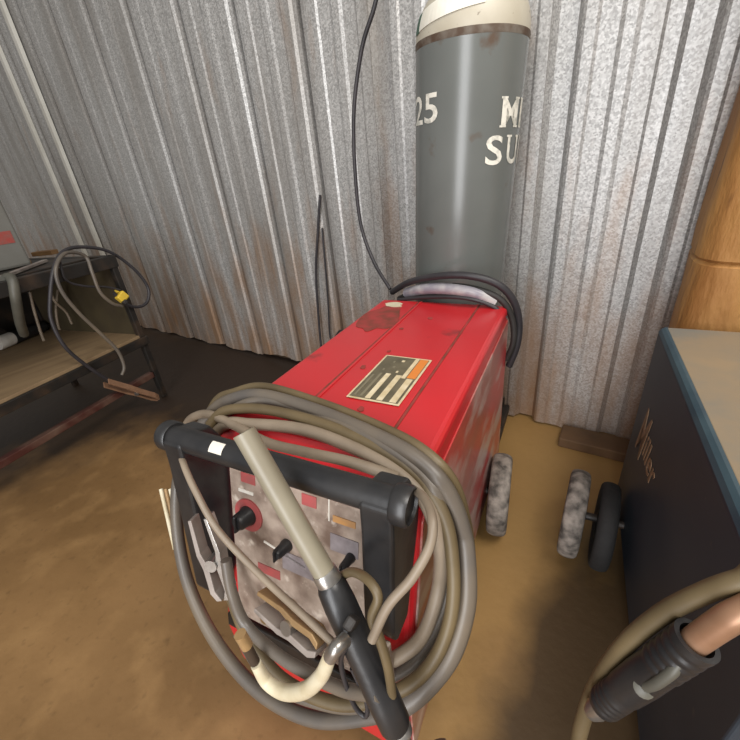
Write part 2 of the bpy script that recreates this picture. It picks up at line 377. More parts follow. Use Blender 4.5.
for x in (-.33, -.07):
    q = MB(); q.lathe([(.012, -.011), (.032, -.014), (.034, 0), (.032, .014), (.012, .011)], 24, Matrix.Translation((x, -.12, .0345)) @ Euler((0, PI / 2, 0)).to_matrix().to_4x4()); q.box((x, -.12, .05), (.04, .03, .012), bev=.003); q.build('caster', M['tyre_dark'], red)
# handle
HY, HZ = -.15, .650
q = MB(); q.cyl((-.405, HY, HZ), (.005, HY, HZ), .0195, 24); hb = q.build('handle_bar', M['black'], red)
for s, x in ((-1, -.405), (1, .004)):
    mt4 = Matrix.Translation((x, HY, HZ)) @ Euler((0, s * PI / 2, 0)).to_matrix().to_4x4()
    q = MB(); q.lathe([(.0, -.012), (.023, -.012), (.025, -.009), (.025, .006), (.023, .010), (.021, .010), (.020, .006), (0, .005)], 32, mt4); q.build('end_cap', M['black'], hb)
a = lp(208, 441, HY - .02); q = MB(); nv = 6
for i in range(nv):
    a0, a1 = [math.radians(100 + 50 * k / nv) for k in (i, i + 1)]; c4 = []
    for (xx, aa) in ((a.x - .013, a0), (a.x + .013, a0), (a.x + .013, a1), (a.x - .013, a1)): c4.append(q.bm.verts.new((xx, HY + .0200 * math.cos(aa), HZ + .0200 * math.sin(aa))))
    q.bm.faces.new(c4)
q.build('sticker', M['white'], hb, 'small white sticker on the handle')
for x0, x1 in ((-.398, -.356), (-.046, -.002)):
    lo_ = (x0 > -.2)
    q = MB(); q.prism([(-.15, .668), (-.172, .655), (-.176, .61), (-.20, .46), (-.19, .43), (-.15, .43), (-.09, .56), (-.085, .60), (-.11, .655)] if lo_ else [(-.15, .668), (-.172, .655), (-.176, .61), (-.215, .36), (-.20, .33), (-.15, .36), (-.09, .56), (-.085, .60), (-.11, .655)], 'x', x0, x1, bev=.005); q.build('handle_bracket', M['black'], red)
# control panel on the slanted front
P0 = Vector((-.208, -.100, .560)); dn = norm(Vector((0, -.10, -.375))); nn = norm(Vector((0, -.375, .10))); RX = Vector((1, 0, 0))
PM = Matrix(((1, 0, 0), (0, dn.y, nn.y), (0, dn.z, nn.z))).to_4x4()   # local: x across, y down the slope, z out
PM[0][3], PM[1][3], PM[2][3] = P0
def pbox(q, u, v, z, du, dv, dz, mi=0, bev=0.0):
    t = MB(); t.box((u, v, z), (du, dv, dz), bev=bev); b = t.bm; q.add(b, PM, mi)
def pp(px, py, out=.004):      # a pixel on the panel plane -> (u, v)
    p = plane(px, py, OR + (BX * P0.x + BY * P0.y + Vector((0, 0, P0.z))) + (BY * nn.y + Vector((0, 0, nn.z))) * out, BY * nn.y + Vector((0, 0, nn.z)))
    l = loc(p) - P0; return l.x, l.dot(dn)
q = MB(); pbox(q, 0, .157, .003, .286, .314, .006, bev=.002); cp_ = q.build('control_panel', M['beige_panel'], red, 'dirty beige front control panel')
print('PANEL', [tuple(round(c, 3) for c in pp(*p)) for p in ((225, 462), (252, 513), (285, 542), (345, 520), (249, 478), (312, 497), (300, 560), (238, 595), (400, 610), (300, 620))])
def pr(name, px, py, du, dv, mt, ang=0, z=.0065):
    u, v = pp(px, py); q = MB(); t = MB(); t.box((0, 0, 0), (du, dv, .0015)); q.add(t.bm, PM @ Matrix.Translation((u, v, z)) @ Matrix.Rotation(ang, 4, 'Z')); return q.build(name, mt, cp_)
pr('printed_label', 249, 478, .032, .018, M['print_red']); pr('printed_label', 310, 500, .028, .020, M['print_red']); pr('printed_label', 345, 521, .040, .011, M['print_orange'])
pr('printed_label', 247, 491, .034, .006, M['white']); pr('printed_label', 300, 565, .07, .035, M['print_grey']); pr('printed_label', 330, 500, .002, .07, M['white'])
pr('printed_label', 270, 570, .05, .018, M['print_red']); pr('printed_label', 345, 545, .05, .03, M['print_grey']); pr('printed_label', 285, 553, .09, .004, M['white'], .2)
def dial(px, py, r, ringr, ringmat):
    u, v = pp(px, py); mt4 = PM @ Matrix.Translation((u, v, .006))
    if ringmat:
        q = MB(); q.lathe([(ringr * .62, 0), (ringr, 0), (ringr, .003), (ringr * .62, .003)], 36, mt4); q.lathe([(ringr * .62, .002), (ringr * .62, 0)], 36, mt4); q.build('dial_ring', ringmat, cp_)
    q = MB(); q.lathe([(r * 1.15, 0), (r * 1.15, .006), (r, .010), (r * .92, .026), (r * .7, .030), (0, .030)], 22, mt4); t = MB(); t.box((0, 0, .030), (r * .25, r * 2.0, .012), bev=.002); q.add(t.bm, mt4); q.build('knob', M['black'], cp_)
dial(250, 514, .016, .031, M['print_red']); dial(288, 544, .010, 0, None)
dial(352, 556, .007, 0, None)
# beige tag at the foot of the right bracket
q = MB(); q.prism([(-.215, .425), (-.19, .425), (-.19, .33), (-.228, .33)], 'x', -.050, -.012, bev=.003); q.build('bracket_foot', M['beige_panel'], red, 'dirty beige foot under the right bracket')
q = MB(); pbox(q, 0, .335, .006, .34, .03, .012, bev=.003); q.build('lower_rail', M['blackmetal'], red)
for k in range(3):
    q = MB(); q.lathe([(.011, 0), (.016, .004), (.014, .012), (.008, .022), (0, .022)], 16, PM @ Matrix.Translation((-.06 + k * .055, .27, .006))); q.build('socket', M['brass'], red)

# ------------------------------------------------------------------ gas cylinder on the machine's rear platform
CX, CY, CR = -.521, 1.240, .145
lean = math.radians(2.6)
gas = empty('gas_cylinder', (CX, CY, .078), label='tall grey-green gas cylinder with white stencilled letters behind the red machine', cat='gas cylinder', rot=(0, lean, 0))
zs = 1.203        # local height of the paint line
q = MB(); q.lathe([(0, 0), (.118, 0), (CR - .004, .012), (CR, .03), (CR, zs)], 72); q.build('body', M['cyl_grey'], gas)
q = MB(); q.lathe([(CR + .0002, zs - .014), (CR + .0008, zs - .012), (CR + .0008, zs + .001), (CR - .001, zs + .003)], 72); q.build('rust_band', M['rust'], gas, 'rust-stained ring at the paint line')
sh = [(CR, zs)] + [(CR * (1 - .62 * (1 - math.cos(t)) ** 1.0) if False else .045 + (CR - .045) * math.cos(t), zs + .004 + .115 * math.sin(t)) for t in [i * PI / 2 / 12 for i in range(13)]]
q = MB(); q.lathe(sh + [(.034, zs + .135), (.034, zs + .215), (0, zs + .215)], 72); q.build('shoulder', M['cyl_beige'], gas, 'beige painted shoulder')
q = MB(); q.lathe([(.030, zs + .21), (.032, zs + .22), (.018, zs + .235), (.018, zs + .285), (.012, zs + .29), (0, zs + .29)], 24); q.cyl((0, 0, zs + .262), (.055, 0, zs + .262), .012, 14); q.cyl((0, 0, zs + .28), (0, 0, zs + .315), .006, 10); q.lathe([(0, zs + .312), (.028, zs + .312), (.030, zs + .320), (.028, zs + .328), (0, zs + .328)], 20); q.build('valve', M['brass'], gas)
# curved patches on the cylinder: angle 0 faces the viewer's side
fdir = math.atan2(0 - CY, 0 - CX + .03)
def surf(phi, z, off): a = fdir + math.radians(phi); return Vector(((CR + off) * math.cos(a), (CR + off) * math.sin(a), z))
def wrap_text(body_items, name, z, h, mt):
    q = MB()
    for ch, phi, wdeg in body_items:
        b = text_mesh(ch, 1.0, .012); xs = [v.co.x for v in b.verts]; ys = [v.co.y for v in b.verts]; x0, x1, y0, y1 = min(xs), max(xs), min(ys), max(ys)
        for k in range(1, 8):
            bmesh.ops.bisect_plane(b, geom=b.verts[:] + b.edges[:] + b.faces[:], plane_co=(x0 + (x1 - x0) * k / 8, 0, 0), plane_no=(1, 0, 0))
        for v in b.verts:
            u = (v.co.x - x0) / (x1 - x0); t = (v.co.y - y0) / (y1 - y0); v.co = surf(phi + wdeg * u, z + h * t, .0012)
        q.add(b)
    bm_ = q.bm
    def bar(p0, p1, za, zb):
        n = 4; row = [(bm_.verts.new(surf(p0 + (p1 - p0) * i / n, za, .0012)), bm_.verts.new(surf(p0 + (p1 - p0) * i / n, zb, .0012))) for i in range(n + 1)]
        for r0, r1 in zip(row, row[1:]): bm_.faces.new((r0[0], r1[0], r1[1], r0[1]))
    for ch, phi, wdeg in body_items:
        if ch in 'MIU':
            for cx_ in ([phi + .1 * wdeg, phi + .9 * wdeg] if ch != 'I' else [phi + .5 * wdeg]):
                bar(cx_ - 4.2, cx_ + 4.2, z + h * .93, z + h)
                if ch != 'U': bar(cx_ - 4.2, cx_ + 4.2, z, z + h * .07)
    o = q.build(name, mt, gas, 'white stencilled characters')
wrap_text([('2', -76, 20), ('5', -53, 19)], 'stencil_lettering', 1.022, .066, M['paint_white'])
wrap_text([('M', 33, 25), ('I', 64, 7)], 'stencil_lettering', 1.000, .066, M['paint_white'])
wrap_text([('S', 18, 20), ('U', 45, 21), ('P', 73, 18)], 'stencil_lettering', .915, .068, M['paint_white'])
def shoulder_pt(phi, z, off):
    t = max(0.0, min(1.0, (z - zs - .004) / .115)); r = .045 + (CR - .045) * math.sqrt(1 - t * t)
    a = fdir + math.radians(phi); return Vector(((r + off) * math.cos(a), (r + off) * math.sin(a), z + off * .3))
def patch(name, p0, p1, zfun0, zfun1, mt, off, label=None):
    q = MB(); n = 14; g = []
    for i in range(n + 1):
        phi = p0 + (p1 - p0) * i / n; s = i / n
        g.append([q.bm.verts.new(shoulder_pt(phi, zfun0(s) + (zfun1(s) - zfun0(s)) * j / 6, off)) for j in range(7)])
    for i in range(n):
        for j in range(6): q.bm.faces.new((g[i][j], g[i + 1][j], g[i + 1][j + 1], g[i][j + 1]))
    o = q.build(name, mt, gas, label); md = o.modifiers.new('thick', 'SOLIDIFY'); md.thickness = .0008; return o
patch('paper_label', -66, 8, lambda s: zs + .018 + .022 * s, lambda s: zs + .058 + .026 * s, M['paper'], .002, 'white paper label on the shoulder')
patch('label_end', -78, -66, lambda s: zs + .016, lambda s: zs + .056, M['paper_green'], .002)
patch('shoulder_sticker', 12, 62, lambda s: zs + .058, lambda s: zs + .085, M['yellowish'], .002, 'yellowed sticker')

# ------------------------------------------------------------------ cables coiled round the red machine's front handle
CA, CB = (0.0, .660), (-.265, .224)
_cd = norm(Vector((0, CB[0] - CA[0], CB[1] - CA[1]))); CN = Vector((0, _cd.z, -_cd.y))   # normal towards the viewer
if CN.y > 0: CN = -CN
CNW = BY * CN.y + Vector((0, 0, CN.z))
def cpt(px, py, off=0.0):
    return plane(px, py, wl(0, CA[0], CA[1]) + CNW * off, CNW)
def inside(p, r):
    x, y, z = p
    if not (-.404 - r < x < .006 + r and y < .67 + r and .03 < z < .627 + r): return False
    if z < .577: lim = -.095 - (.577 - z) * .2667
    else: lim = -.095 + (z - .577) * .9
    return y > lim - r * 1.15
def clear(pts, r):
    out = []
    for p in catmull(pts, 6):
        k = 1.0
        while k > .6 and inside(loc(CAM + (p - CAM) * k), r): k -= .004
        out.append(k)
    P = catmull(pts, 6); n_ = len(P); sm = []
    for i in range(n_):
        lo_, hi_ = max(0, i - 4), min(n_, i + 5); w_ = out[lo_:hi_]
        mn = [min(out[max(0, j - 4):min(n_, j + 5)]) for j in range(lo_, hi_)]
        sm.append(CAM + (P[i] - CAM) * (sum(mn) / len(mn)))
    return sm
def cable(name, pix, r, mt, label, cat, offs=0.0, group=None, seg=10):
    pts = []
    for i, p in enumerate(pix):
        o = p[2] if len(p) > 2 else (offs if not callable(offs) else offs(i / (len(pix) - 1)))
        pts.append(cpt(p[0], p[1], o))
    q = MB(); q.tube(clear(pts, r(.5) if callable(r) else r), r, seg, n=2); ob = q.build(name, mt); tag(ob, label, cat, group); return ob
def Z(pts): return [(150 + p[0] / 2, 370 + p[1] / 2) + tuple(p[2:]) for p in pts]
cable('welding_cable', Z([(505, 668, .002), (440, 692), (325, 697), (215, 640), (130, 540), (76, 425), (54, 310), (58, 210), (90, 135), (125, 82), (165, 58), (225, 50), (330, 80), (445, 128), (535, 178), (592, 240), (624, 320), (634, 400), (630, 480), (600, 570), (545, 640), (500, 674, .004)]), lambda t: .0115 + .004 * max(0, (t - .6) / .4), M['cable_grey'],
      'outermost thick grey cable looping down below the red machine\'s front', 'cable', 0.0, seg=12)
cable('welding_cable', Z([(120, 110, .024), (150, 82, .024), (220, 78, .022), (320, 100, .022), (430, 142, .022), (520, 198, .024), (585, 285, .026), (606, 390, .026), (600, 500, .026), (560, 590, .026), (490, 645, .026), (380, 668, .026), (270, 622, .026), (200, 540, .024), (165, 460, .022), (150, 380, .022)]), .0095, M['cable_olive'],
      'dusty olive cable, inner coil hung around the black handle', 'cable', .024)
cable('welding_cable', Z([(120, 250, .0), (108, 165, .0), (150, 110, .0), (200, 108, -.004), (300, 118, -.004), (400, 152, -.002), (490, 200, 0), (550, 262, .0), (580, 350, .0), (576, 440, .0), (545, 530, .0), (500, 572, 0), (450, 592, -.004)]), .0105, M['cable_pale'],
      'pale grey cable curving down the right inside the coil', 'cable')
cable('welding_cable', Z([(112, 250, -.03), (98, 150, -.028), (130, 66, -.024), (170, 44, -.024), (230, 34, -.026), (340, 66, -.026), (455, 112, -.026), (545, 160, -.026), (604, 222, -.026), (632, 310, -.026), (640, 400, -.024), (634, 470, -.022)]), .0088, M['cable_olive'],
      'brown dusty cable arched across the front of the red lid', 'cable')
cable('welding_cable', Z([(124, 260, -.012), (112, 165, -.016), (140, 104, -.02), (180, 72, -.02), (240, 62, -.02), (340, 92, -.02), (440, 136, -.02), (528, 192, -.02), (580, 260, -.02), (600, 340, -.02), (600, 410, -.02), (586, 480, -.022), (556, 545, -.022), (520, 590, -.02), (470, 620, -.02)]), .0095, M['cable_grey'],
      'dark grey cable just inside the outermost loop at its right', 'cable')
cable('welding_cable', Z([(175, 525, .016), (215, 590, .014), (270, 640, .012), (330, 664, .012), (400, 676, .008), (475, 664, .0)]), .0085, M['cable_grey'],
      'grey cable just inside the outermost loop at its bottom', 'cable')

def lcable(name, pts, r, mt, label, cat, group=None):
    q = MB(); q.tube(clear([wl(*p) for p in pts], r), r, 10, n=2); ob = q.build(name, mt); tag(ob, label, cat, group); return ob
def LP(px, py, ly): return tuple(lp(px, py, ly))
lcable('welding_cable', [LP(186, 428, -.10), LP(178, 440, -.13), LP(183, 462, -.175), LP(196, 492, -.20), LP(218, 530, -.215), LP(255, 570, -.225), LP(300, 612, -.24), LP(332, 642, -.25)], .0050, M['cable_pale'],
       'thin pale cable slanting across the beige control panel', 'cable')
lcable('welding_cable', [LP(372, 640, -.262), LP(388, 606, -.245), LP(412, 578, -.225), LP(430, 545, -.20), LP(432, 518, -.18), LP(424, 498, -.15), LP(412, 488, -.11)], .0052, M['cable_pale'],
       'thin pale cable bent around the right end of the black handle', 'cable')
lcable('welding_cable', [LP(226, 560, -.222), LP(232, 592, -.238), LP(246, 625, -.25), LP(278, 655, -.26), LP(312, 675, -.262), LP(345, 690, -.264), LP(380, 694, -.264)], .0085, M['cable_grey'],
       'short grey cable length beside the cream curved tube', 'cable')
lcable('welding_cable', [LP(200, 478, -.035), LP(186, 442, -.03), LP(188, 422, -.035), LP(205, 414, -.05), LP(232, 424, -.07), LP(266, 442, -.085), LP(305, 452, -.09), LP(350, 462, -.09), LP(398, 478, -.085)], .0085, M['cable_pale'],
       'pale tan cable lying just behind the black handle bar', 'cable')

# welding gun resting over the handle: tan tube into a black grip
gun = empty('welding_gun', wl(*LP(398, 733, -.262)), label='welding gun with long tan tube and black grip leaning over the black handle', cat='welding gun')
def gpart(parent, name, builder, mt, label=None):
    q = MB(); builder(q); return q.build(name, mt, parent, label, origin=None if parent is None else None)
def rel(o, p): return Vector(p) - o.location
a, b_, c_ = wl(*LP(244, 432, -.192)), wl(*LP(330, 582, -.222)), wl(*LP(397, 728, -.268))
q = MB(); q.tube([rel(gun, a), rel(gun, a.lerp(b_, .5)), rel(gun, b_)], .0138, 18); q.build('neck_tube', M['tan_tube'], gun, 'long straight tan tube')
ab = norm(b_ - a); q = MB(); q.lathe([(.0, 0), (.0148, 0), (.0156, .004), (.0156, .016), (.0148, .02), (0, .02)], 22, along(rel(gun, b_ - ab * .016), ab)); q.build('collar', M['steel'], gun)
bc = norm(c_ - b_); Lg = (c_ - b_).length
q = MB(); q.lathe([(0, 0), (.016, .0), (.0185, .006), (.0198, .03), (.019, Lg * .5), (.0198, Lg * .8), (.019, Lg - .006), (.016, Lg), (0, Lg)], 26, along(rel(gun, b_), bc)); grip = q.build('grip', M['black'], gun, 'smooth black grip')
q = MB(); q.box(rel(gun, b_ + bc * .045) + Vector((.018, -.008, .016)), (.012, .014, .045), rot=(.5, .3, 0), bev=.003); q.build('trigger', M['rubber'], gun)
q = MB(); q.lathe([(0, 0), (.015, 0), (.017, .004), (.016, .009), (.0, .009)], 22, along(rel(gun, c_), bc)); q.build('end_ring', M['steel'], gun)
q = MB(); q.tube([rel(gun, c_ + bc * .005), rel(gun, c_ + bc * .04), rel(gun, wl(.06, -.262, .27)), rel(gun, wl(.075, -.235, .245)), rel(gun, wl(.06, -.21, .26))], .010, 12); q.build('gun_cable', M['cable_grey'], gun)

lcable('welding_wire', [LP(349, 640, -.262), LP(341, 660, -.262), LP(346, 685, -.265), (lp(356, 708, -.268)), LP(366, 716, -.268), LP(366, 700, -.262), LP(352, 668, -.256)], .0032, M['cable_black'], 'thin dark wire hook below the tan and black gun', 'wire')
lcable('welding_cable', [LP(338, 578, -.2), LP(352, 572, -.21), LP(368, 580, -.225), LP(378, 597, -.235), LP(372, 618, -.245), LP(380, 640, -.25), LP(388, 668, -.256), LP(392, 695, -.256)], .0055, M['cable_olive'], 'tan cable hooked beside the grip of the long gun', 'cable')
# second gun: cream curved neck with a brown sleeve
g2 = empty('welding_gun', wl(*LP(290, 690, -.285)), label='small welding gun with cream curved neck below the control panel', cat='welding gun')
def g2p(pix, r, name, mt, lab=None, seg=16):
    q = MB(); q.tube([rel(g2, wl(*LP(*p))) for p in pix], r, seg); return q.build(name, mt, g2, lab)
g2p([(256, 664, -.285), (267, 682, -.286), (285, 692, -.287), (305, 690, -.287), (321, 676, -.286), (330, 656, -.284)], lambda t: .0075 + .0025 * math.sin(PI * t), 'curved_neck', M['cream'], 'cream curved neck')
g2p([(246, 645, -.284), (255, 662, -.285)], .0068, 'sleeve', M['dark_wood']); g2p([(240, 634, -.284), (247, 646, -.284)], .008, 'ferrule', M['brass'], 'tan end ferrule')
g2p([(330, 657, -.284), (337, 647, -.278), (345, 640, -.266)], .008, 'neck_end', M['steel'])

# spring clamp hanging at the left of the panel
def clamp(name, p0, p1, label, wid, m1, m2, jaw=.018, side=None):
    """two long jaws hinged near the middle; p0 jaw tips, p1 handle ends"""
    root = empty(name, p0, label=label, cat='ground clamp')
    d = Vector(p1) - Vector(p0); L_ = d.length; d = norm(d); up = side if side else norm(d.cross(Vector((.3, -.6, .3)))); up = norm(up - d * up.dot(d)); wv = d.cross(up)
    B = Matrix((d, up, wv)).transposed().to_4x4()
    for s in (1, -1):
        q = MB(); pr_ = [(0, .001 * s), (L_ * .12, .008 * s), (L_ * .42, .006 * s), (L_ * .6, .012 * s), (L_, jaw * s), (L_, (jaw + .006) * s), (L_ * .58, .020 * s), (L_ * .40, .016 * s), (L_ * .1, .017 * s), (0, .010 * s)]
        q.prism(pr_, 'z', -wid / 2, wid / 2, bev=.0012)
        bmesh.ops.transform(q.bm, matrix=B, verts=q.bm.verts); q.build('jaw', m1 if s > 0 else m2, root)
    q = MB(); q.cyl((L_ * .45, 0, -wid / 2 - .003), (L_ * .45, 0, wid / 2 + .003), .010, 16); bmesh.ops.transform(q.bm, matrix=B, verts=q.bm.verts); q.build('hinge', M['steel'], root)
    return root
clamp('ground_clamp', wl(*LP(226, 596, -.235)), wl(*LP(201, 516, -.205)), 'silver spring clamp hanging left of the control panel inside the coil', .022, M['steel'], M['pale_metal'], .010)
clamp('ground_clamp', wl(*LP(322, 646, -.25)), wl(*LP(262, 598, -.232)), 'brass-coloured clamp lying across the foot of the control panel', .024, M['brass'], M['pale_metal'], .010)
# short welding rods sticking out at the left of the coil
ra, rb = cpt(161, 489, -.017), cpt(175, 549, -.019)
for k, (sx, sy) in enumerate(((0, 0), (.0095, .004), (.018, .008))):
    o_ = BX * sx * 1.1 + BY * sy; q = MB(); q.cyl(ra + o_, rb + o_, .0042, 10)
    tag(q.build('welding_rod', M['cream'] if k != 1 else M['brass']), ['outermost pale welding rod poking out left of the grey coil', 'brass-coloured welding rod between two pale rods left of the coil', 'innermost pale welding rod touching the grey coil'][k], 'welding rod', 'welding rods left of the coil')

# ------------------------------------------------------------------ cords by the gas cylinder and the wall
cc = Vector((CX + .028, CY, 0))
def ring(r0, z, n=20, ph=0.0, tilt=(0, 0), e=1.0, a0=0, a1=360, wob=.006):
    out = []
    for i in range(n + 1):
        a = math.radians(a0 + (a1 - a0) * i / n)
        out.append(Vector((cc.x + r0 * e * math.cos(a), cc.y + r0 * math.sin(a), z + tilt[0] * math.cos(a) + tilt[1] * math.sin(a) + wob * math.sin(3 * a + ph))))
    return out
def wcable(name, pts, r, mt, label, cat, seg=10, group=None):
    q = MB(); q.tube(pts, r, seg); return tag(q.build(name, mt), label, cat, group)
pw = [(376, 0, 1.18), (362, 48, 1.18), (354, 110, 1.18), (355, 170, 1.18), (361, 225, 1.18), (374, 262, 1.16), (390, 289, 1.13)]
wcable('hanging_cable', [ony(386, -70, 1.2)] + [ony(*p) for p in pw], .0062, M['cable_black'], 'black cable hanging down left of the gas cylinder', 'cable')
wcable('hanging_cable', [ony(p[0], p[1], p[2]) for p in ((320, 195, 1.438), (318, 230, 1.43), (316, 270, 1.425), (318, 310, 1.42), (321, 345, 1.41), (325, 380, 1.39))] + [Vector((-1.24, 1.33, .012)), Vector((-1.05, 1.25, .012))], .006, M['cable_black'], 'black cable hanging against the wall beyond the red lid', 'cable')
wcable('hanging_cable', [ony(p[0], p[1], p[2]) for p in ((322, 228, 1.44), (325, 262, 1.43), (328, 300, 1.425), (331, 340, 1.42))] + [Vector((-1.17, 1.40, .30)), Vector((-1.15, 1.38, .012)), Vector((-1.0, 1.30, .010))], .0045, M['cable_black'], 'thinner black cable just right of the one against the wall', 'cable')
def pz(x, y, Y): return ony(x, y, Y)
blk = [(392, 292, 1.10), (410, 282, 1.07), (440, 276, 1.04), (470, 276, 1.04), (497, 284, 1.06), (513, 300, 1.08), (519, 322, 1.10), (517, 345, 1.10), (509, 366, 1.10)]
wcable('coiled_cord', [pz(*p) for p in blk], .0105, M['cable_black'], 'black cord looped in front of the cylinder and drooping over the lid\'s right corner', 'cord')
blk2 = [(400, 297, 1.11), (420, 288, 1.075), (450, 284, 1.055), (480, 288, 1.06), (503, 299, 1.075), (513, 318, 1.09), (514, 340, 1.09), (507, 358, 1.09)]
wcable('coiled_cord', [p_ + Vector((0, -.006, -.004)) for p_ in [pz(*p) for p in blk2]], .009, M['rubber'], 'second black cord loop just under the topmost one', 'cord')
pale = [(407, 293, 1.09), (425, 289, 1.055), (450, 289, 1.045), (475, 293, 1.05), (495, 302, 1.07)]
wcable('gas_hose', [pz(*p) for p in pale], .0175, M['pale_bag'], 'pale grey hose lying between black cords at the cylinder\'s foot', 'hose')
wcable('coiled_cord', [pz(*p) for p in ((398, 300, 1.06), (430, 297, 1.04), (465, 298, 1.035), (492, 306, 1.05), (506, 318, 1.06))], .006, M['cable_black'], 'thin black cord along the red lid\'s rear edge', 'cord')

# ------------------------------------------------------------------ blue welding machine on the right
BO = wl(.355, .626, 0)
blue = empty('welding_machine', BO, TH, 'dark blue welding machine with dusty brown top at the right edge', 'welding machine')
BL, BW, BH = .765, .42, .606
q = MB(); q.prism([(0.0, .08), (0.0, BH - .016), (.005, BH - .006), (.014, BH - .001), (BW, BH - .001), (BW, .08)], 'y', -BL, 0.0, bev=.004); bcase = q.build('case', M['blue'], blue)
q = MB(); q.prism([(.012, BH - .003), (.0135, BH + .002), (BW, BH + .002), (BW, BH - .003)], 'y', -BL + .01, -.008, bev=.002); q.build('lid', M['dusty_top'], blue, 'lid covered with brown dust')
q = MB(); q.prism([(-.001, BH - .012), (.003, BH - .004), (.009, BH + .001), (.015, BH + .0015), (.015, BH - .004), (.009, BH - .008), (.005, BH - .014)], 'y', -BL + .005, -.005); q.build('lid_edge', M['blue_edge'], blue, 'worn lighter blue lid edge')
q = MB(); q.box((BW / 2, -BL / 2, .06), (BW - .03, BL - .03, .04), bev=.006); q.build('chassis', M['blackmetal'], blue)
# script lettering on the side, reading along the machine
b = text_mesh('M', .205, .0010, .52); w0 = max(v.co.x for v in b.verts)
for v in b.verts: v.co.y -= .038
b2 = text_mesh('iller', .098, .0012, .95)
mq = MB(); mq.add(b); mq.add(b2, Matrix.Translation((w0 + .006, 0, 0))); b = mq.bm
xs = [v.co.x for v in b.verts]
sh_ = Matrix(((1, .25, 0, 0), (0, 1, 0, 0), (0, 0, 1, 0), (0, 0, 0, 1)))
bmesh.ops.transform(b, matrix=sh_, verts=b.verts)
ex = bmesh.ops.extrude_face_region(b, geom=b.faces[:]); bmesh.ops.translate(b, vec=(0, 0, .0012), verts=[v for v in ex['geom'] if isinstance(v, bmesh.types.BMVert)])
def side_pt(px, py): 
    p = plane(px, py, BO, BX) - BO; return Vector((0, p.dot(BY), p.z))
s0, s1 = side_pt(639, 434), side_pt(650, 487)
print('LOGO', s0, s1)
dd = norm(s1 - s0); upv = Vector((-1, 0, 0)).cross(dd); 
if upv.z < 0: upv = -upv
LM = Matrix((dd, upv, dd.cross(upv))).transposed().to_4x4(); LM[0][3], LM[1][3], LM[2][3] = (-.0008, s0.y, s0.z)
lw = max(xs) - min(xs); k_ = (s1 - s0).length / lw
q = MB(); q.add(b, LM @ Matrix.Scale(k_, 4)); q.build('logo_lettering', M['logo_tan'], bcase, 'faded tan script lettering')
wheel(blue, (-.116, -.180, .119), .119, .050, M['tyre'], yaw=-5); wheel(blue, (-.044, -.195, .115), .115, .044, M['tyre_dark'], yaw=-5); wheel(blue, (BW + .05, -.180, .119), .119, .046, M['tyre'])
q = MB(); q.cyl((-.12, -.18, .119), (BW + .06, -.18, .119), .010); q.build('axle', M['blackmetal'], blue)
for x in (.07, BW - .07):
    q = MB(); q.lathe([(.012, -.011), (.032, -.014), (.034, 0), (.032, .014), (.012, .011)], 24, Matrix.Translation((x, -BL + .1, .0345)) @ Euler((0, PI / 2, 0)).to_matrix().to_4x4()); q.box((x, -BL + .1, .05), (.04, .03, .012)); q.build('caster', M['tyre_dark'], blue)
q = MB(); q.cyl((.0, -BL - .06, BH + .02), (BW, -BL - .06, BH + .02), .018, 20)
for x in (.03, BW - .03): q.box((x, -BL - .025, BH - .02), (.03, .09, .09), bev=.006)
q.build('handle_bar', M['black'], blue)
q = MB(); q.box((BW / 2, -BL - .002, .33), (BW - .04, .006, .42), bev=.002); q.build('front_panel', M['print_grey'], blue)

# torch on the blue machine: black ribbed grip, trigger, copper neck, beige cable
TY = .285
t0, t1 = ony(601, 706, TY), ony(697, 640, TY + .01)
tor = empty('welding_torch', t0, label='black ribbed torch grip with copper neck hanging at lower right', cat='welding torch')
td = norm(t1 - t0); TL = (t1 - t0).length
pf = [(0, 0), (0.01156, 0), (0.01462, .004)]
for i in range(4): z = .008 + i * .008; pf += [(0.01530, z), (0.01598, z + .002), (0.01598, z + .005), (0.01510, z + .007)]
pf += [(0.01666, .05), (0.01734, TL * .5), (0.01666, TL * .66)]
for i in range(5): z = TL * .68 + i * .0105; pf += [(0.01666, z), (0.01754, z + .002), (0.01754, z + .006), (0.01646, z + .008)]
pf += [(0.01782, TL - .006), (0.01782, TL), (0.01360, TL), (0.01292, TL - .01), (0, TL - .01)]
q = MB(); q.lathe(pf, 36, along((0, 0, 0), td)); q.build('grip', M['black'], tor, 'black grip with ribbed ends')
ts = norm(td.cross(ray(650, 680)))
if ts.z > 0: ts = -ts
tv = norm(-ray(650, 680))
q = MB(); c0 = td * (TL * .60) + (ts * .35 + tv) .normalized() * .0165; q.tube([c0 - td * .025, c0 + (ts * .4 + tv) * .006 - td * .01, c0 + (ts * .4 + tv) * .005 + td * .015, c0 + td * .03], .005, 10); q.lathe([(0, -.004), (.008, -.004), (.009, .003), (.004, .006), (0, .006)], 16, along(c0 - td * .025, ts * .35 + tv)); q.build('trigger', M['hose'], tor)
n1 = t1 - t0
q = MB(); q.tube([n1 - td * .012, n1 + td * .03, rel(tor, ony(742, 612, TY + .015)), rel(tor, ony(800, 590, TY + .03)), rel(tor, ony(850, 605, TY + .03))], .0108, 20); q.build('neck', M['copper'], tor, 'copper coloured neck tube')
q = MB(); q.lathe([(0, 0), (.010, 0), (.011, -.010), (.008, -.022), (0, -.022)], 20, along((0, 0, 0), td)); q.build('end_fitting', M['steel'], tor, 'pale steel end fitting')
tc_pts = [ony(*p) for p in ((585, 738, .27), (592, 722, .275), (600, 712, .28))]
def bar_pt(u, a, r): return BO + BX * u + BY * (-BL - .06 + r * math.cos(a)) + Vector((0, 0, BH + .02 + r * math.sin(a)))
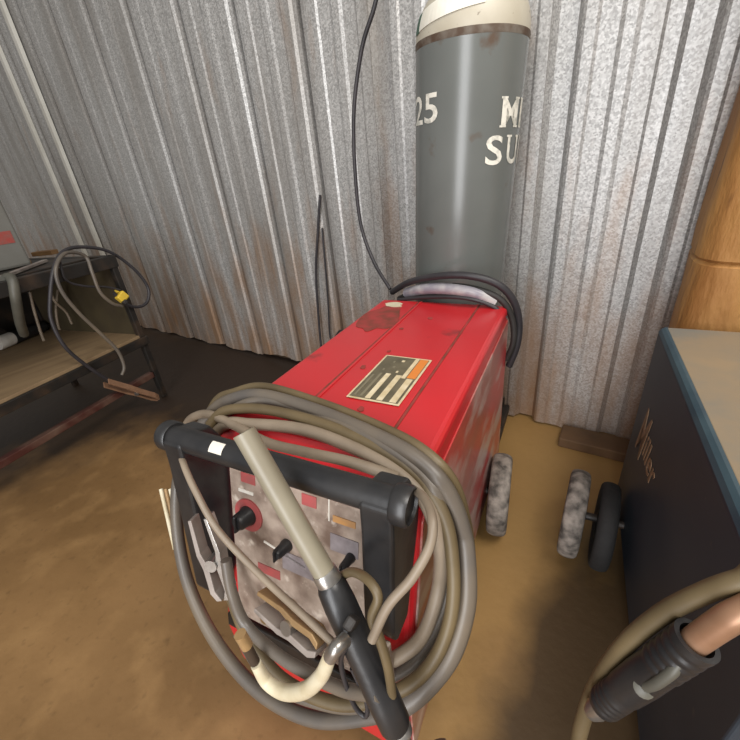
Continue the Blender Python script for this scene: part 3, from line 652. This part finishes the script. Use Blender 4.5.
wcable('torch_cable', [bar_pt(.10, 0, .03), bar_pt(.095, PI / 2, .03), bar_pt(.09, PI * .85, .035), ony(810, 566, .325), ony(742, 580, .318), ony(704, 593, .318), ony(664, 613, .315), ony(628, 642, .31), ony(602, 676, .305), ony(585, 714, .30), ony(578, 755, .29), ony(592, 800, .285), ony(640, 850, .27), BO + BX * .10 + BY * (-BL - .10) + Vector((0, 0, .20)), BO + BX * .16 + BY * (-BL - .10) + Vector((0, 0, .40)), bar_pt(.15, PI, .030), bar_pt(.148, PI / 2, .030), bar_pt(.145, 0, .03)], .0088, M['cable_olive'], 'beige cable arching over the black torch at lower right', 'cable')

# ------------------------------------------------------------------ timber post behind the blue machine
q = MB(); prof = []
n = 28
t = bmesh.new(); rings = []
zc = ony(700, 264, 1.16).z
for k, z in enumerate(sorted([i_ * .1 for i_ in range(33)] + [zc - .007, zc, zc + .007])):
    ring_ = []
    for i in range(n):
        a = 2 * PI * i / n; c, s = math.cos(a), math.sin(a)
        sq = (abs(c) ** 5 + abs(s) ** 5) ** (-1 / 5) * .135
        sq *= 1 + .02 * math.sin(3 * a + z * 7) + .012 * math.sin(7 * a - z * 13)
        if z == zc: sq -= .008
        ring_.append(t.verts.new((.240 + .012 * min(z, 1.2) + sq * c, 1.287 + sq * s, z)))
    rings.append(ring_)
for k in range(len(rings) - 1):
    for i in range(n):
        f = t.faces.new((rings[k][i], rings[k][(i + 1) % n], rings[k + 1][(i + 1) % n], rings[k + 1][i])); f.smooth = True
t.faces.new(rings[0][::-1]); t.faces.new(rings[-1])
q.add(t); tag(q.build('timber_post', M['wood_post']), 'rough orange-brown timber post standing behind the blue machine', 'post')
q = MB(); p_ = ony(607, 451, 1.33); q.box((p_.x - .01, 1.385, .02), (.30, .10, .04), rot=(0, 0, .02), bev=.005)
tag(q.build('wood_block', M['block_wood']), 'dark wood block on the floor against the wall behind the blue machine', 'wood block')

# ------------------------------------------------------------------ steel bench at the left
BD = norm(Vector((.245, -.968, 0))); BS = Vector((BD.y, -BD.x, 0))      # along towards viewer; across to the left
if BS.x > 0: BS = -BS
B0 = Vector((-2.06, .85, 0))
def bl(a, s, z): return B0 + BD * a + BS * s + Vector((0, 0, z))
ben = empty('work_bench', B0, label='black steel work bench with brown plywood shelf at the left', cat='bench')
brz = math.atan2(BD.y, BD.x)
def bbox(name, a0, a1, s0, s1, z0, z1, mt, bev=.003, parent=None, label=None):
    q = MB(); q.box(rel(ben, bl((a0 + a1) / 2, (s0 + s1) / 2, (z0 + z1) / 2)), (a1 - a0, s1 - s0, z1 - z0), rot=(0, 0, brz), bev=bev); return q.build(name, mt, parent or ben, label)
LEN, DEP = 1.45, .72
for a in (0.0, LEN):
    for s in (0, DEP): bbox('leg', a - .014, a + .014, s - .014, s + .014, 0, .77, M['blackmetal'])
for s in (0, DEP): bbox('top_rail', -.02, LEN + .02, s - .018, s + .018, .715, .77, M['blackmetal'])
for a in (0, LEN): bbox('top_rail', a - .018, a + .018, 0, DEP, .725, .77, M['blackmetal'])
bbox('table_top', 0.02, LEN - .02, .10, DEP - .02, .757, .768, M['blackmetal'])
bbox('shelf', -.01, LEN, -.01, DEP, .355, .372, M['wood_shelf'], .002, None, 'brown plywood shelf')
bbox('shelf_rail', -.02, LEN + .02, -.026, -.010, .318, .360, M['blackmetal'])
bbox('lower_rail', .02, LEN, -.016, .016, .135, .165, M['rust_bar'], .003, None, 'red-brown lower rail')
bbox('rear_panel', .0, LEN, DEP - .004, DEP + .004, .37, .72, M['blackmetal'])  # black sheet added to darken the shaded space under the bench top
bbox('back_board', -.012, .0, .0, DEP, .37, .71, M['olive_board'], .002, None, 'olive-brown board across the far end')

# things on the bench
gp = onz(33, 264, .772)
q = MB(); c = gp + BS * .25 + BD * .17; 
gb = empty('metal_box', c, brz, 'light grey metal box with red mark at the left edge', 'box'); gb.location.z = .77
q.box((0, 0, .24), (.34, .50, .48), bev=.012); q.build('housing', M['box_grey'], gb)
rp = plane(3, 238, c - BS * .25, BS); rl = rp - gb.location
ly_ = rl.dot(Vector((-BD.y, BD.x, 0))); q = MB(); q.box((rl.dot(BD), .2508, rl.z), (.075, .002, .05)); q.build('red_mark', M['red_mark'], gb)
q = MB(); q.box((0, 0, .495), (.05, .16, .03), bev=.008); q.build('carry_handle', M['black'], gb)
def lay(name, pa, pb, z, hw, hh, mt, label, cat):
    A, B_ = onz(*pa, z), onz(*pb, z); q = MB(); d = B_ - A; q.box((A + B_) / 2 + Vector((0, 0, hh / 2)), (d.length, hw, hh), rot=(0, 0, math.atan2(d.y, d.x)), bev=.002); return tag(q.build(name, mt), label, cat)
lay('scrap_board', (2, 268), (32, 263), .772, .06, .012, M['plank'], 'orange-brown scrap board on the bench top beside grey box', 'board')
lay('flat_bar', (2, 279), (46, 262), .771, .022, .012, M['pale_metal'], 'pale steel flat bar along the bench top edge', 'metal bar')
lay('wood_offcut', (36, 256), (56, 254), .772, .05, .022, M['plank'], 'small tan wood offcut near the bench\'s far corner', 'wood piece')
# hose hanging from the rail over the shelf, and an angle grinder on the shelf
def bp(px, py, s):            # pixel on the vertical plane through the bench, s metres back from its front edge
    return plane(px, py, bl(0, s, 0), BS)
wcable('air_hose', [bp(2, 283, .03), bp(9, 277, .0), bp(13, 282, -.024), bp(16, 300, -.02), bp(20, 322, .05), bp(24, 334, .12)], .017, M['hose'], 'thick grey-green hose hanging over the bench rail', 'hose')
gpos = onz(18, 343, .373) - BD * .035
gr = empty('angle_grinder', gpos, brz + .15, 'black and white angle grinder lying on the plywood shelf', 'power tool')
q = MB(); q.lathe([(0, -.15), (.024, -.15), (.030, -.13), (.032, 0), (.034, .03), (.03, .05), (0, .05)], 24, Matrix.Translation((.02, 0, .034)) @ Euler((0, PI / 2, 0)).to_matrix().to_4x4()); q.build('body', M['black'], gr)
q = MB(); q.lathe([(0, 0), (.033, 0), (.035, .01), (.035, .07), (.033, .08), (0, .08)], 24, Matrix.Translation((.05, 0, .036)) @ Euler((0, PI / 2, 0)).to_matrix().to_4x4()); q.build('gear_housing', M['white'], gr, 'white housing')
q = MB(); q.lathe([(.0, -.004), (.055, -.004), (.055, .0), (0, .0)], 30, Matrix.Translation((.115, 0, .062)) @ Euler((PI / 2, 0, 0)).to_matrix().to_4x4()); q.build('disc', M['blackmetal'], gr)
q = MB(); q.cyl((-.13, 0, .034), (-.19, .01, .012), .007, 10); q.build('cord_stub', M['rubber'], gr)

# cables looped over the bench's far corner
wcable('welding_lead', [bp(*p) for p in ((110, 381, -.03), (90, 368, -.035), (66, 348, -.036), (52, 322, -.036), (50, 300, -.04), (54, 268, -.04), (64, 251, -.02), (84, 247, .0), (110, 252, .0), (135, 270, -.02), (148, 288, -.03), (147, 302, -.035), (137, 307, -.035), (124, 303, -.035), (114, 293, -.035))], .0075, M['cable_black'], 'black lead looped over the bench\'s far corner post', 'cable')
wcable('welding_lead', [bp(*p) for p in ((122, 375, -.05), (124, 366, -.052), (117, 350, -.052), (100, 333, -.048), (78, 312, -.048), (61, 290, -.052), (56, 268, -.055), (66, 253, -.03), (85, 256, -.01), (92, 272, -.03), (100, 292, -.032), (112, 303, -.034), (122, 306, -.034))], .0075, M['cable_grey'], 'grey lead with inner loop hanging from the bench corner', 'cable')
wcable('thin_cable', [bp(*p) for p in ((60, 262, -.022), (66, 280, -.024), (84, 286, -.024), (106, 287, -.024), (120, 290, -.028))], .005, M['cable_black'], 'thin black cable strung across below the bench top', 'cable')
for pix, lab in (([(30, 292, .3), (34, 310, .3), (40, 330, .28), (44, 341, .26)], 'thin grey cable dangling above the shelf left of the loops'), ([(48, 280, .3), (54, 300, .3), (66, 312, .3), (72, 324, .3)], 'thin grey cable dangling behind the looped leads'), ([(58, 290, .35), (56, 310, .34), (58, 325, .33), (60, 330, .32)], 'short grey cable hanging straight above the plywood shelf')):
    wcable('thin_cable', [bp(*p) for p in pix], .006, M['cable_pale'], lab, 'cable')
yp = bp(122, 297, -.045)
q = MB(); q.box((0, 0, 0), (.048, .03, .04), rot=(.2, .5, brz), bev=.006); 
ye = empty('power_plug', yp, label='yellow cord plug dangling at the bench\'s far corner', cat='plug'); q.build('plug_body', M['yellow'], ye)
q = MB(); q.box((.02, -.005, -.022), (.022, .022, .02), rot=(.2, .5, brz), bev=.005); q.build('plug_nose', M['rubber'], ye)
q = MB(); q.cyl((-.02, 0, .018), (-.034, 0, .030), .008, 10); q.build('strain_relief', M['yellow'], ye)
clamp('ground_clamp', bp(158, 398, -.06), bp(106, 383, -.035), 'copper coloured clamp gripping the red-brown rail below the bench', .03, M['copper'], M['copper'], .012)

# ------------------------------------------------------------------ light: daylight through the open shop doors, roof lights, soft sky
def area(name, loc_, target, sx, sy, power, colr=(1, 1, 1)):
    ld = bpy.data.lights.new(name, 'AREA'); ld.shape = 'RECTANGLE'; ld.size = sx; ld.size_y = sy; ld.energy = power; ld.color = colr
    o = bpy.data.objects.new(name, ld); COL.objects.link(o); o.location = loc_
    o.rotation_euler = (Vector(target) - Vector(loc_)).to_track_quat('-Z', 'Y').to_euler(); return o
area('doorway_daylight', (.22, -1.95, 1.5), (-.2, 1.4, 1.2), 1.0, 3.0, 98, (.97, .98, 1))
area('roof_light', (1.2, .1, 3.2), (-.3, .9, 0), 1.5, 1.2, 85, (1, .95, .88))
wd = bpy.data.worlds.new('world'); SC.world = wd; wd.use_nodes = True
bg = wd.node_tree.nodes['Background']; bg.inputs['Color'].default_value = (1, .96, .90, 1); bg.inputs['Strength'].default_value = .38
SC.view_settings.view_transform = 'Standard'; SC.view_settings.look = 'None'; SC.view_settings.exposure = 0; SC.view_settings.gamma = 1
SC.view_settings.use_curve_mapping = False
